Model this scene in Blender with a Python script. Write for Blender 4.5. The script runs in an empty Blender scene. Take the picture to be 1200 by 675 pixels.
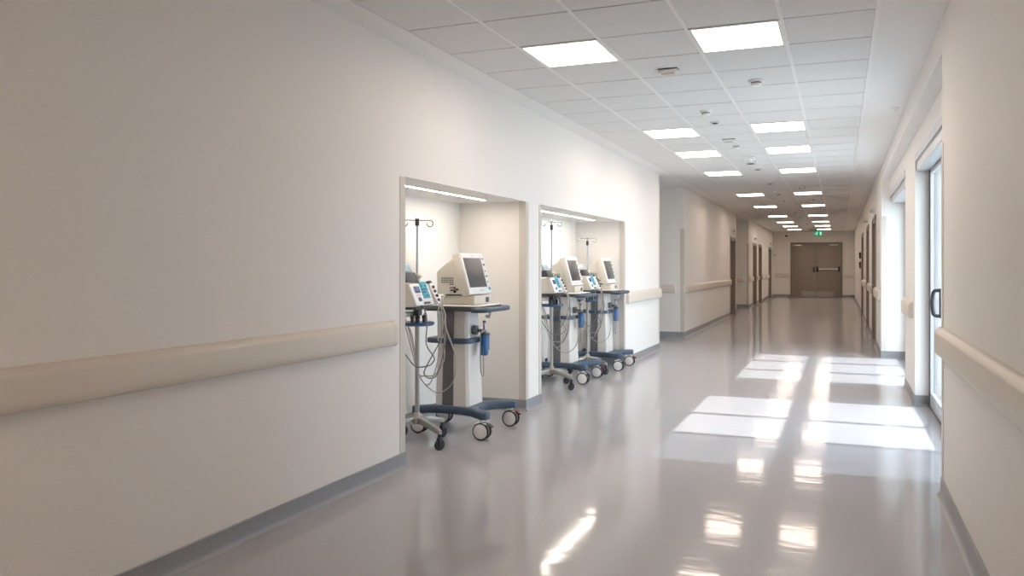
import bpy, bmesh, math, random
from mathutils import Vector, Matrix
random.seed(7)
sc = bpy.context.scene
COL = sc.collection
PI = math.pi

# ------------------------------------------------------------------ materials
def principled(name, col, rough=0.5, metal=0.0, spec=0.5, coat=0.0, noise=None, bump=None):
    m = bpy.data.materials.new(name); m.use_nodes = True
    nt = m.node_tree; b = nt.nodes['Principled BSDF']
    b.inputs['Base Color'].default_value = (*col, 1)
    b.inputs['Roughness'].default_value = rough
    b.inputs['Metallic'].default_value = metal
    b.inputs['Specular IOR Level'].default_value = spec
    b.inputs['Coat Weight'].default_value = coat
    tc = nt.nodes.new('ShaderNodeTexCoord')
    if noise:                       # (scale, amount): a faint uneven tone of the material itself
        n = nt.nodes.new('ShaderNodeTexNoise'); n.inputs['Scale'].default_value = noise[0]; n.inputs['Detail'].default_value = 4
        nt.links.new(tc.outputs['Object'], n.inputs['Vector'])
        r = nt.nodes.new('ShaderNodeValToRGB')
        a = noise[1]
        r.color_ramp.elements[0].position = .3; r.color_ramp.elements[1].position = .7
        r.color_ramp.elements[0].color = (*[c*(1-a) for c in col], 1)
        r.color_ramp.elements[1].color = (*[min(1, c*(1+a)) for c in col], 1)
        nt.links.new(n.outputs['Fac'], r.inputs['Fac']); nt.links.new(r.outputs['Color'], b.inputs['Base Color'])
    if bump:                        # (scale, strength, distance)
        n = nt.nodes.new('ShaderNodeTexNoise'); n.inputs['Scale'].default_value = bump[0]; n.inputs['Detail'].default_value = 2
        nt.links.new(tc.outputs['Object'], n.inputs['Vector'])
        bp = nt.nodes.new('ShaderNodeBump'); bp.inputs['Strength'].default_value = bump[1]; bp.inputs['Distance'].default_value = bump[2]
        nt.links.new(n.outputs['Fac'], bp.inputs['Height']); nt.links.new(bp.outputs['Normal'], b.inputs['Normal'])
    return m

def emitter(name, col, strength):
    m = bpy.data.materials.new(name); m.use_nodes = True
    nt = m.node_tree; nt.nodes.clear()
    o = nt.nodes.new('ShaderNodeOutputMaterial'); e = nt.nodes.new('ShaderNodeEmission')
    e.inputs['Color'].default_value = (*col, 1); e.inputs['Strength'].default_value = strength
    nt.links.new(e.outputs[0], o.inputs[0]); return m

def glass(name, tint, gloss=0.06):
    m = bpy.data.materials.new(name); m.use_nodes = True
    nt = m.node_tree; nt.nodes.clear()
    o = nt.nodes.new('ShaderNodeOutputMaterial'); t = nt.nodes.new('ShaderNodeBsdfTransparent'); g = nt.nodes.new('ShaderNodeBsdfGlossy')
    lw = nt.nodes.new('ShaderNodeLayerWeight'); lw.inputs['Blend'].default_value = .5
    pw = nt.nodes.new('ShaderNodeMath'); pw.operation = 'POWER'; pw.inputs[1].default_value = 5
    fr = nt.nodes.new('ShaderNodeMath'); fr.operation = 'MULTIPLY_ADD'; fr.inputs[1].default_value = .85; fr.inputs[2].default_value = .03
    nt.links.new(lw.outputs['Facing'], pw.inputs[0]); nt.links.new(pw.outputs[0], fr.inputs[0])
    t.inputs['Color'].default_value = (*tint, 1); g.inputs['Roughness'].default_value = 0.02
    mx = nt.nodes.new('ShaderNodeMixShader')
    nt.links.new(fr.outputs[0], mx.inputs[0]); nt.links.new(t.outputs[0], mx.inputs[1]); nt.links.new(g.outputs[0], mx.inputs[2])
    nt.links.new(mx.outputs[0], o.inputs[0]); return m

M = {}
M['wall'] = principled('wall_paint', (.80, .775, .735), .55, noise=(1.2, .012), bump=(220, .06, .001))
M['plaster'] = principled('ceiling_plaster', (.82, .81, .79), .7)
M['tile'] = principled('mineral_ceiling_tile', (.74, .735, .72), .9, noise=(60, .03))
M['gap'] = principled('ceiling_void', (.25, .24, .23), .9)
M['tbar'] = principled('ceiling_bar_white', (.84, .83, .81), .45)
M['trim_metal'] = principled('trim_grey', (.62, .63, .64), .4)
M['skirt'] = principled('skirting_vinyl_grey', (.27, .275, .285), .35, noise=(90, .05))
M['rail'] = principled('rail_vinyl_beige', (.66, .605, .525), .42, bump=(300, .08, .001))
M['rail_cap'] = principled('rail_cap_beige', (.67, .615, .535), .4)
M['guard'] = principled('corner_guard_beige', (.60, .56, .50), .4)
M['door'] = principled('door_laminate_taupe', (.275, .23, .19), .45)
M['frame'] = principled('door_frame_taupe', (.27, .225, .185), .4)
M['steel'] = principled('brushed_steel', (.58, .57, .55), .32, 1.0)
M['pale_display'] = principled('pale_blue_display', (.36, .50, .55), .2)
M['plate'] = principled('dull_steel_plate', (.36, .33, .29), .4, .8)
M['chrome'] = principled('chrome', (.36, .36, .37), .22, 1.0)
M['alu'] = principled('anodised_aluminium', (.60, .63, .65), .38, .6)
M['black'] = principled('black_plastic', (.018, .018, .02), .4)
M['rubber'] = principled('black_rubber', (.022, .022, .024), .6)
M['dark'] = principled('dark_grey_plastic', (.055, .058, .065), .42)
M['stripe'] = principled('mid_grey_panel', (.13, .13, .135), .45)
M['blue'] = principled('slate_blue_plastic', (.055, .092, .14), .4)
M['shelfblue'] = principled('deep_blue_plastic', (.025, .075, .19), .35)
M['canblue'] = principled('canister_blue', (.03, .13, .34), .3)
M['teal'] = principled('teal_keypad', (.05, .38, .50), .4)
M['cream'] = principled('cream_plastic', (.66, .62, .54), .42)
M['white'] = principled('white_plastic', (.80, .80, .78), .38)
M['column'] = principled('column_enamel', (.72, .70, .66), .4)
M['screen'] = principled('dark_screen_glass', (.075, .07, .072), .32, spec=.5)
M['bluescreen'] = principled('small_blue_display', (.03, .07, .20), .15)
M['cable'] = principled('grey_cable', (.19, .185, .18), .45)
M['cable_light'] = principled('pale_cable', (.42, .405, .38), .45)
M['red'] = principled('dark_red_pedal', (.16, .012, .02), .4)
M['stand'] = principled('stand_enamel_grey', (.36, .345, .315), .35, .45)
M['lamp'] = emitter('light_diffuser', (1.0, .815, .69), 13.0)
M['led'] = emitter('led_strip', (1.0, .89, .77), 55.0)
M['sign_green'] = emitter('exit_sign_green', (.005, .30, .12), .75)
M['sign_white'] = emitter('exit_sign_white', (.55, 1.0, .75), .8)
M['frame_grey'] = principled('door_frame_dark_grey', (.15, .165, .18), .4, .4)
M['added_wall'] = principled('added_wall_grey', (.17, .195, .22), .8, noise=(2, .06))
M['glass'] = glass('clear_glass', (.93, .96, .97))
M['tint'] = glass('grey_tinted_glass', (.45, .49, .52))
M['paving'] = principled('pale_paving', (.55, .54, .52), .8, noise=(3, .08))
M['lens'] = principled('pale_lens', (.62, .56, .48), .3)

# floor: polished vinyl, faintly wavy so lamp reflections break up
def floor_material():
    m = principled('polished_vinyl_floor', (.40, .385, .375), .085)
    nt = m.node_tree; b = nt.nodes['Principled BSDF']
    tc = nt.nodes.new('ShaderNodeTexCoord')
    n1 = nt.nodes.new('ShaderNodeTexNoise'); n1.inputs['Scale'].default_value = 1.0; n1.inputs['Detail'].default_value = 2.5
    n2 = nt.nodes.new('ShaderNodeTexNoise'); n2.inputs['Scale'].default_value = 90; n2.inputs['Detail'].default_value = 3
    mp = nt.nodes.new('ShaderNodeMapping'); mp.inputs['Scale'].default_value = (2.2, 9.0, 1.0)
    nt.links.new(tc.outputs['Object'], mp.inputs['Vector']); nt.links.new(mp.outputs['Vector'], n1.inputs['Vector'])
    nt.links.new(tc.outputs['Object'], n2.inputs['Vector'])
    b1 = nt.nodes.new('ShaderNodeBump'); b1.inputs['Strength'].default_value = .22; b1.inputs['Distance'].default_value = .005
    nt.links.new(n1.outputs['Fac'], b1.inputs['Height']); nt.links.new(b1.outputs['Normal'], b.inputs['Normal'])
    r = nt.nodes.new('ShaderNodeValToRGB')
    r.color_ramp.elements[0].color = (.385, .38, .395, 1); r.color_ramp.elements[1].color = (.415, .41, .425, 1)
    nt.links.new(n2.outputs['Fac'], r.inputs['Fac']); nt.links.new(r.outputs['Color'], b.inputs['Base Color'])
    # a share of hazier gloss, as on worn polish
    h = nt.nodes.new('ShaderNodeBsdfPrincipled'); h.inputs['Roughness'].default_value = .285
    nt.links.new(r.outputs['Color'], h.inputs['Base Color']); nt.links.new(b1.outputs['Normal'], h.inputs['Normal'])
    mx = nt.nodes.new('ShaderNodeMixShader'); mx.inputs[0].default_value = .26
    nt.links.new(b.outputs[0], mx.inputs[1]); nt.links.new(h.outputs[0], mx.inputs[2])
    nt.links.new(mx.outputs[0], nt.nodes['Material Output'].inputs['Surface'])
    return m
M['floor'] = floor_material()

# ------------------------------------------------------------------ mesh builder
class MB:
    def __init__(s): s.bm = bmesh.new()
    def _xf(s, vs, mat):
        bmesh.ops.transform(s.bm, matrix=mat, verts=vs)
    def box(s, x0, x1, y0, y1, z0, z1, bevel=0, rot=None, seg=2):
        g = bmesh.ops.create_cube(s.bm, size=1)
        vs = g['verts']
        mat = Matrix.Translation(((x0+x1)/2, (y0+y1)/2, (z0+z1)/2)) @ (rot if rot else Matrix()) @ Matrix.Diagonal((x1-x0, y1-y0, z1-z0, 1))
        s._xf(vs, mat)
        if bevel:
            es = list({e for v in vs for e in v.link_edges})
            bmesh.ops.bevel(s.bm, geom=es, offset=bevel, segments=seg, profile=.5, affect='EDGES')
        return s
    def cyl(s, p0, p1, r0, r1=None, n=24, bevel=0):
        p0, p1 = Vector(p0), Vector(p1); r1 = r0 if r1 is None else r1
        d = p1-p0
        g = bmesh.ops.create_cone(s.bm, cap_ends=True, segments=n, radius1=r0, radius2=r1, depth=d.length)
        mat = Matrix.Translation((p0+p1)/2) @ d.to_track_quat('Z', 'Y').to_matrix().to_4x4()
        vs = g['verts']; s._xf(vs, mat)
        if bevel:
            es = [e for e in {e for v in vs for e in v.link_edges} if any(len(f.verts) > 4 for f in e.link_faces)]
            bmesh.ops.bevel(s.bm, geom=es, offset=bevel, segments=2, profile=.5, affect='EDGES')
        return s
    def ball(s, c, r, sx=1, sy=1, sz=1):
        g = bmesh.ops.create_uvsphere(s.bm, u_segments=18, v_segments=10, radius=r)
        s._xf(g['verts'], Matrix.Translation(c) @ Matrix.Diagonal((sx, sy, sz, 1))); return s
    def lathe(s, prof, n=28, mat=None):      # prof: (radius, z); closed profile turned about z
        rings = []
        for r, z in prof:
            if r < 1e-6: rings.append([s.bm.verts.new((0, 0, z))])
            else: rings.append([s.bm.verts.new((r*math.cos(2*PI*k/n), r*math.sin(2*PI*k/n), z)) for k in range(n)])
        for a, b in zip(rings, rings[1:]):
            for k in range(n):
                k2 = (k+1) % n
                if len(a) == 1 and len(b) == 1: continue
                if len(a) == 1: f = (a[0], b[k2], b[k])
                elif len(b) == 1: f = (a[k], a[k2], b[0])
                else: f = (a[k], a[k2], b[k2], b[k])
                s.bm.faces.new(f)
        if mat: s._xf([v for r in rings for v in r], mat)
        return s
    def prism(s, poly, axis, a0, a1, bevel=0, seg=2, taper=None):
        # axis 'y': poly is (x,z); 'x': poly is (y,z); 'z': poly is (x,y)
        def P(p, a): return {'y': (p[0], a, p[1]), 'x': (a, p[0], p[1]), 'z': (p[0], p[1], a)}[axis]
        A = [s.bm.verts.new(P(p, a0)) for p in poly]
        q = taper if taper else poly
        B = [s.bm.verts.new(P(p, a1)) for p in q]
        n = len(poly); fs = []
        fs.append(s.bm.faces.new(A)); fs.append(s.bm.faces.new(B[::-1]))
        for k in range(n):
            fs.append(s.bm.faces.new((A[k], B[k], B[(k+1) % n], A[(k+1) % n])))
        bmesh.ops.recalc_face_normals(s.bm, faces=fs)
        if bevel:
            es = list({e for v in A+B for e in v.link_edges})
            bmesh.ops.bevel(s.bm, geom=es, offset=bevel, segments=seg, profile=.5, affect='EDGES')
        return s
    def tube(s, pts, r, n=8, smooth=0):
        pts = [Vector(p) for p in pts]
        if smooth:                            # Catmull-Rom
            out = []
            for i in range(len(pts)-1):
                p0 = pts[max(i-1, 0)]; p1 = pts[i]; p2 = pts[i+1]; p3 = pts[min(i+2, len(pts)-1)]
                for k in range(smooth):
                    t = k/smooth
                    out.append(.5*((2*p1)+(p2-p0)*t+(2*p0-5*p1+4*p2-p3)*t*t+(3*p1-p0-3*p2+p3)*t**3))
            out.append(pts[-1]); pts = out
        rings = []; nrm = None
        for i, p in enumerate(pts):
            t = (pts[min(i+1, len(pts)-1)]-pts[max(i-1, 0)]).normalized()
            if nrm is None:
                nrm = t.orthogonal().normalized()
            nrm = (nrm - t*nrm.dot(t)).normalized(); b = t.cross(nrm)
            rings.append([s.bm.verts.new(p+r*(math.cos(2*PI*k/n)*nrm+math.sin(2*PI*k/n)*b)) for k in range(n)])
        for a, b in zip(rings, rings[1:]):
            for k in range(n): s.bm.faces.new((a[k], a[(k+1) % n], b[(k+1) % n], b[k]))
        s.bm.faces.new(rings[0][::-1]); s.bm.faces.new(rings[-1]); return s
    def build(s, name, mat, parent=None, loc=None, rot=None, angle=35):
        bmesh.ops.recalc_face_normals(s.bm, faces=s.bm.faces)
        me = bpy.data.meshes.new(name); s.bm.to_mesh(me); s.bm.free()
        me.materials.append(mat)
        for p in me.polygons: p.use_smooth = True
        me.set_sharp_from_angle(angle=math.radians(angle))
        o = bpy.data.objects.new(name, me); COL.objects.link(o)
        if parent: o.parent = parent
        if loc: o.location = loc
        if rot: o.rotation_euler = rot
        return o

def empty(name, loc, rz=0):
    o = bpy.data.objects.new(name, None); COL.objects.link(o)
    o.empty_display_size = .1; o.location = loc; o.rotation_euler = (0, 0, rz); return o
def tag(o, label, cat, group=None):
    o['label'] = label; o['category'] = cat
    if group: o['group'] = group
    return o
def struct(o):
    o['kind'] = 'structure'; return o
def copy_tree(o, parent=None):
    c = o.copy(); COL.objects.link(c)
    if parent: c.parent = parent
    for ch in list(o.children): copy_tree(ch, c)
    return c

# ------------------------------------------------------------------ measures (metres, camera at x=0, y=0, corridor along +Y)
EYE = 1.436
XL, XB, XR, XRB = -2.914, -2.93, .60, .72      # left wall, left wall further on, right wall, back of the right bay
H = 2.988                                      # ceiling
Y0, YE = -11.0, 37.0
NB = -3.645                                    # back of the niches
N1 = (4.78, 7.03); N2 = (7.45, 10.72); NT = 2.07
AE = 13.03                                     # end of the first left wall
B0, B1, C0 = 15.3, 23.6, 26.9                  # second left wall, third
RB0, RB1 = 5.38, 13.0                          # right bay
G1 = (5.55, 8.68); G2 = (9.95, 13.0)           # glazed openings in the bay

# ------------------------------------------------------------------ setting
struct(MB().box(-6.7, 1.0, Y0-.2, YE+.3, -.15, 0).build('floor', M['floor']))
m = MB()
m.box(-6.7, 1.3, Y0-.2, YE+.3, H+.02, H+.15)
struct(m.build('ceiling', M['gap']))
# tiled field: tile faces with open joints, lapping plain plaster margins
GX = [-2.688, -2.149, -1.549, -.949, -.349, .2137]
GY = [4.438+.6*k for k in range(-26, 55)]
m = MB()
for xa, xb in zip(GX, GX[1:]):
    for ya in GY:
        if ya < Y0 or ya > YE-.05: continue
        m.box(xa+.011, xb-.011, ya+.007, min(ya+.593, YE), H, H+.018)
struct(m.build('ceiling_tiles', M['tile']))
m = MB()
for x in GX[1:-1]: m.box(x-.012, x+.012, Y0, YE, H-.003, H+.016)
struct(m.build('trim_1', M['tbar']))
m = MB(); m.box(GX[0]-.004, GX[0]+.012, Y0, YE, H-.001, H+.016)
struct(m.build('trim_2', M['trim_metal']))
m = MB(); m.box(GX[-1]-.014, GX[-1]+.014, Y0, YE, H-.008, H+.016)
struct(m.build('trim_3', M['tbar']))
m = MB()
m.box(-6.6, GX[0]-.004, Y0, YE, H, H+.02); m.box(GX[-1]+.014, XR+.2, Y0, YE, H, H+.02)
struct(m.build('ceiling_margin', M['plaster']))

# left wall with its two niches
m = MB()
W = -3.80
HT = H+.02
m.box(W, XL, Y0, N1[0], 0, HT); m.box(W, NB, N1[0], N1[1], 0, HT); m.box(NB, XL, N1[0], N1[1], NT, HT)
m.box(W, XL, N1[1], N2[0], 0, HT); m.box(W, NB, N2[0], N2[1], 0, HT); m.box(NB, XL, N2[0], N2[1], NT, HT)
m.box(W, XL, N2[1], AE, 0, HT)
struct(m.build('wall_left', M['wall']))
m = MB()
DB = (22.25, 23.25, 2.2)                       # recessed door in the second wall
m.box(-6.5, XB, B0, DB[0], 0, HT); m.box(-6.5, XB-.16, DB[0], DB[1], 0, HT); m.box(XB-.16, XB, DB[0], DB[1], DB[2], HT)
m.box(-6.5, XB, DB[1], B1, 0, HT)
struct(m.build('wall_left.001', M['wall']))
m = MB()
DC = [(28.3, 29.4), (30.35, 31.4), (34.7, 35.9)]
y = C0
for a, b in DC:
    m.box(-6.5, XB, y, a, 0, HT); m.box(-6.5, XB-.16, a, b, 0, HT); m.box(XB-.16, XB, a, b, 2.2, HT); y = b
m.box(-6.5, XB, y, YE, 0, HT)
struct(m.build('wall_left.002', M['wall']))
struct(MB().box(-6.6, -6.4, AE-1, C0+.2, 0, HT).build('wall_side_passage', M['wall']))
struct(MB().box(-6.5, W, AE-.3, AE, 0, HT).build('wall_side_passage.001', M['wall']))
# right wall
m = MB()
m.box(XR, XR+.45, Y0, RB0, 0, HT)
m.box(XR, XR+.45, RB0, RB1, 2.77, HT)
m.box(XRB, XRB+.30, RB0-.02, G1[0], 0, 2.78); m.box(XRB, XRB+.30, G1[1], G2[0], 0, 2.78)
m.box(XRB, XRB+.30, G1[0], G1[1], 2.5, 2.78); m.box(XRB, XRB+.30, G2[0], G2[1]+.02, 2.5, 2.78)
struct(m.build('wall_right', M['wall']))
m = MB()
DR = [(14.95, 16.3), (18.5, 19.8), (23.0, 24.4)]
y = RB1
for a, b in DR:
    m.box(XR, XR+.45, y, a, 0, HT); m.box(XR+.12, XR+.45, a, b, 0, HT); m.box(XR, XR+.12, a, b, 2.3, HT); y = b
m.box(XR, XR+.45, y, YE+.2, 0, HT)
struct(m.build('wall_right.001', M['wall']))
struct(MB().box(-6.5, XR+.4, YE, YE+.2, 0, HT).build('wall_end', M['wall']))
struct(MB().box(-6.5, XR+.4, Y0-.2, Y0, 0, HT).build('wall_near', M['wall']))

# coved skirting: profile swept along straight runs
SK = [(0, 0), (.035, 0), (.024, .004), (.014, .014), (.009, .03), (.008, .106), (.004, .110), (0, .110)]
def skirt(m, p, q):
    p, q = Vector((*p, 0)), Vector((*q, 0)); t = (q-p).normalized(); nrm = Vector((t.y, -t.x, 0))    # the room lies to the right of p->q
    A = [m.bm.verts.new(p+nrm*d+Vector((0, 0, z))) for d, z in SK]; B = [m.bm.verts.new(q+nrm*d+Vector((0, 0, z))) for d, z in SK]
    n = len(SK); fs = [m.bm.faces.new(A), m.bm.faces.new(B[::-1])]
    for k in range(n): fs.append(m.bm.faces.new((A[k], B[k], B[(k+1) % n], A[(k+1) % n])))
    bmesh.ops.recalc_face_normals(m.bm, faces=fs)
e = .008
m = MB()
skirt(m, (XL, Y0), (XL, N1[0]+e)); skirt(m, (XL+e, N1[0]), (NB, N1[0])); skirt(m, (NB, N1[0]), (NB, N1[1])); skirt(m, (NB, N1[1]), (XL+e, N1[1]))
skirt(m, (XL, N1[1]-e), (XL, N2[0]+e)); skirt(m, (XL+e, N2[0]), (NB, N2[0])); skirt(m, (NB, N2[0]), (NB, N2[1])); skirt(m, (NB, N2[1]), (XL+e, N2[1]))
skirt(m, (XL, N2[1]-e), (XL, AE+e)); skirt(m, (XL+e, AE), (-6.4, AE))
struct(m.build('baseboard_left', M['skirt']))
m = MB()
skirt(m, (-6.4, B0), (XB+e, B0)); skirt(m, (XB, B0-e), (XB, DB[0])); skirt(m, (XB, DB[1]), (XB, B1+e)); skirt(m, (XB+e, B1), (-6.4, B1))
skirt(m, (-6.4, C0), (XB+e, C0)); y = C0-e
for a, b in DC: skirt(m, (XB, y), (XB, a)); y = b
skirt(m, (XB, y), (XB, YE))
struct(m.build('baseboard_left.001', M['skirt']))
m = MB()
skirt(m, (XR, RB0+e), (XR, Y0)); skirt(m, (XRB, RB0), (XR-e, RB0))
skirt(m, (XRB, G2[0]+e), (XRB, G1[1]-e)); skirt(m, (XRB+.12, G1[1]), (XRB-e, G1[1])) if False else None
skirt(m, (XRB-e, G1[1]), (XRB+.12, G1[1])) if False else None
struct(m.build('baseboard_right', M['skirt']))
# the bay's cross faces look toward the camera (-Y): room on the -Y side means p->q runs along +X
m = MB()
skirt(m, (XRB-e, G1[1]), (XRB+.12, G1[1])); skirt(m, (XR-e, RB1), (XRB+.23, RB1))
y = RB1-e
runs = []
for a, b in DR: runs.append((y, a)); y = b
runs.append((y, YE))
for a, b in runs: skirt(m, (XR, b), (XR, a))
struct(m.build('baseboard_right.001', M['skirt']))
m = MB(); skirt(m, (XL, YE), (-2.15, YE)); skirt(m, (.085, YE), (XR, YE))
struct(m.build('baseboard_end', M['skirt']))

# corner guards: L profiles (corner x, y, direction of the two legs)
def guard(x, y, sx, sy, z0, z1, w=.07, t=.003):
    # two thin legs lapping the faces: one along x (sx) and one along y (sy); the corner itself faces away from them
    m = MB()
    m.prism([(x-sx*t, y-sy*t), (x-sx*t, y+sy*w), (x, y+sy*w), (x, y), (x+sx*w, y), (x+sx*w, y-sy*t)], 'z', z0, z1)
    return struct(m.build('trim_4', M['guard']))
guard(XL, N1[0], -1, -1, .11, NT-.003)
guard(XL, N1[1], -1, 1, .11, NT-.003)
guard(XL, N2[0], -1, -1, .11, NT-.003)
guard(XL, N2[1], -1, 1, .11, NT-.003)
guard(XL, AE, -1, -1, .11, HT-.03)
guard(XB, B0, -1, 1, .11, 2.17)
guard(XB, B1, -1, -1, .11, 2.2)
guard(XB, C0, -1, 1, .11, 2.17)
guard(XR, RB0, 1, -1, .11, 2.2)
guard(XR, RB1, 1, 1, .11, 2.2)

# ------------------------------------------------------------------ glazed doors in the right bay
def glazed(name, y0, y1, splits, tints, xa=.845, w=.05):
    t = struct(empty(name, (0, 0, 0)))
    xb = xa+.05
    f = MB()
    f.box(xa, xb, y0, y0+.06, 0, 2.5); f.box(xa, xb, y1-.06, y1, 0, 2.5); f.box(xa, xb, y0+.06, y1-.06, 2.42, 2.5)
    f.box(xa, xb, y0+.06, y1-.06, -.001, .015)
    struct(f.build('door_frame', M['frame_grey'], t))
    ys = [y0+.06]+splits+[y1-.06]
    for i, (a, b) in enumerate(zip(ys, ys[1:])):
        l = MB(); x0, x1 = xa+.006, xb-.012
        l.box(x0, x1, a, a+w, .02, 2.415, .003); l.box(x0, x1, b-w, b, .02, 2.415, .003)
        l.box(x0, x1, a+w, b-w, .02, .16, .003); l.box(x0, x1, a+w, b-w, 2.36, 2.415, .003)
        lo = struct(l.build('door_leaf', M['alu'], t))
        struct(MB().box(xa+.021, xa+.027, a+w-.01, b-w+.01, .15, 2.37).build('glass_pane', M[tints[i]], lo))
        struct(MB().box(x0-.003, x1+.002, b-.006, b+.006, .02, 2.4).build('rubber_seal', M['black'], lo))
    return t
g = glazed('door_1', G1[0], G1[1], [6.58, 7.52], ['tint', 'glass', 'glass'])  # tint added to the unseen near leaf to dim its sun patch
h = MB().tube([(.851, 7.72, 1.21), (.80, 7.72, 1.205), (.785, 7.72, 1.16), (.780, 7.72, 1.095), (.785, 7.72, 1.03), (.80, 7.72, .985), (.851, 7.72, .98)], .016, 10, 5)
h.box(.838, .852, 7.70, 7.74, .96, 1.23, .004)
struct(h.build('door_handle', M['black'], g))
struct(MB().box(.735, .845, G1[0], G1[1], 2.40, 2.5, .004).build('door_operator', M['alu'], g))
g2 = glazed('door_2', G2[0], G2[1], [10.95, 12.02], ['glass', 'glass', 'glass'], .955, .075)
struct(MB().box(.745, .955, G2[0], G2[1], 2.40, 2.5, .004).build('door_operator', M['alu'], g2))
# metal edging of the two lintels
m = MB()
for a, b in (G1, G2):
    m.box(XRB-.004, XRB, a, b, 2.497, 2.57); m.box(XRB-.004, XRB+.015, a, b, 2.495, 2.5)
struct(m.build('trim_5', M['trim_metal']))

# outside: paving, an added wall and an added beam on posts
struct(MB().box(1.05, 14, -6, 26, -.25, -.05).build('ground_outside', M['paving']))
struct(MB().box(1.9, 13, 17.5, 18, -.2, 8).build('added_wall_outside', M['added_wall']))  # added to darken the bright view through the glass
b = empty('added_beam', (1.62, 9, -.05)); tag(b, 'pale steel beam on posts, added outside the glass doors to cast shade', 'added_beam')  # unseen beam, added to cast the gap through the sun patches
MB().box(-.03, .03, -6.0, 6.0, 2.05, 2.22, .004).build('beam', M['white'], b)
for yy in (-5.9, 5.9): MB().box(-.04, .04, yy-.04, yy+.04, 0, 2.05, .004).build('post', M['white'], b)

# ------------------------------------------------------------------ doors of the far part
def single_door(name, x, side, a, b, zt, handle_at):
    # side: +1 leaf in left wall (faces +X), -1 in right wall (faces -X); x = leaf face
    t = struct(empty(name, (0, 0, 0)))
    d = side
    def bx(mb, u0, u1, *r): return mb.box(min(x+d*u0, x+d*u1), max(x+d*u0, x+d*u1), *r)
    fr = MB(); face = .165 if d > 0 else .125
    for ya, yb in ((a, a+.05), (b-.05, b)): bx(fr, .001, face, ya, yb, 0, zt)
    bx(fr, .001, face, a, b, zt-.05, zt)
    for ya, yb in ((a-.05, a+.004), (b-.004, b+.05)): bx(fr, face-.006, face+.012, ya, yb, 0, zt+.05)
    bx(fr, face-.006, face+.012, a-.05, b+.05, zt-.004, zt+.05)
    struct(fr.build('door_frame', M['frame'], t))
    lf = MB(); bx(lf, .001, .042, a+.052, b-.052, .012, zt-.052, .003)
    l = struct(lf.build('door_leaf', M['door'], t))
    hh = MB()
    p = lambda u, yy, z: (x+d*u, yy, z)
    hh.cyl(p(.04, handle_at, 1.04), p(.05, handle_at, 1.04), .027); hh.tube([p(.045, handle_at, 1.04), p(.095, handle_at, 1.04), p(.10, handle_at+.02, 1.04), p(.10, handle_at+.13, 1.04)], .010)
    struct(hh.build('door_handle', M['black'], l))
    return t
single_door('door_3', XB-.16, 1, DB[0], DB[1], DB[2], DB[0]+.13)
for k, (a, b) in enumerate(DC): single_door('door_%d' % (4+k), XB-.16, 1, a, b, 2.2, a+.13)
for k, (a, b) in enumerate(DR): single_door('door_%d' % (7+k), XR+.12, -1, a, b, 2.3, a+.13)

# double fire door closing the corridor
t = struct(empty('door_10', (0, 0, 0)))
y = YE; xa, xm, xb, zt = -2.08, -1.03, .02, 2.42
f = MB()
f.box(xa-.07, xa, y-.05, y-.001, 0, zt+.07, .004); f.box(xb, xb+.07, y-.05, y-.001, 0, zt+.07, .004); f.box(xa, xb, y-.05, y-.001, zt, zt+.07, .004)
struct(f.build('door_frame', M['frame'], t))
for i, (x0, x1) in enumerate(((xa+.005, xm-.004), (xm+.004, xb-.005))):
    l = struct(MB().box(x0, x1, y-.042, y-.002, .012, zt-.006, .003).build('door_leaf', M['door'], t))
    px0, px1 = (x0+.42, x1-.02) if i == 0 else (x0+.03, x1-.28)
    struct(MB().box(px0, px1, y-.046, y-.043, .02, .27).build('kick_plate', M['plate'], l))
    cx = x0+.05 if i == 0 else x1-.47
    c = MB(); c.box(cx, cx+.36, y-.10, y-.043, zt-.09, zt-.03, .006); c.tube([(cx+.2, y-.08, zt-.02), (cx+.2, y-.14, zt-.015), (cx+.05, y-.03, zt+.02)], .009)
    struct(c.build('door_closer', M['steel'], l))
    if i == 0:
        q = MB(); q.box(x1-.12, x1-.06, y-.055, y-.043, 1.13, 1.38, .005); q.tube([(x1-.09, y-.05, 1.28), (x1-.09, y-.11, 1.28), (x1-.22, y-.11, 1.28)], .012)
        struct(q.build('door_handle', M['black'], l))
    else:
        q = MB(); q.box(x0+.01, x0+.10, y-.13, y-.043, 1.16, 1.39, .01); q.box(x1-.11, x1-.03, y-.13, y-.043, 1.16, 1.39, .01)
        pb = struct(q.build('panic_bar_housing', M['black'], l))
        struct(MB().cyl((x0+.10, y-.10, 1.275), (x1-.11, y-.10, 1.275), .026).build('panic_bar', M['steel'], pb))

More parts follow.
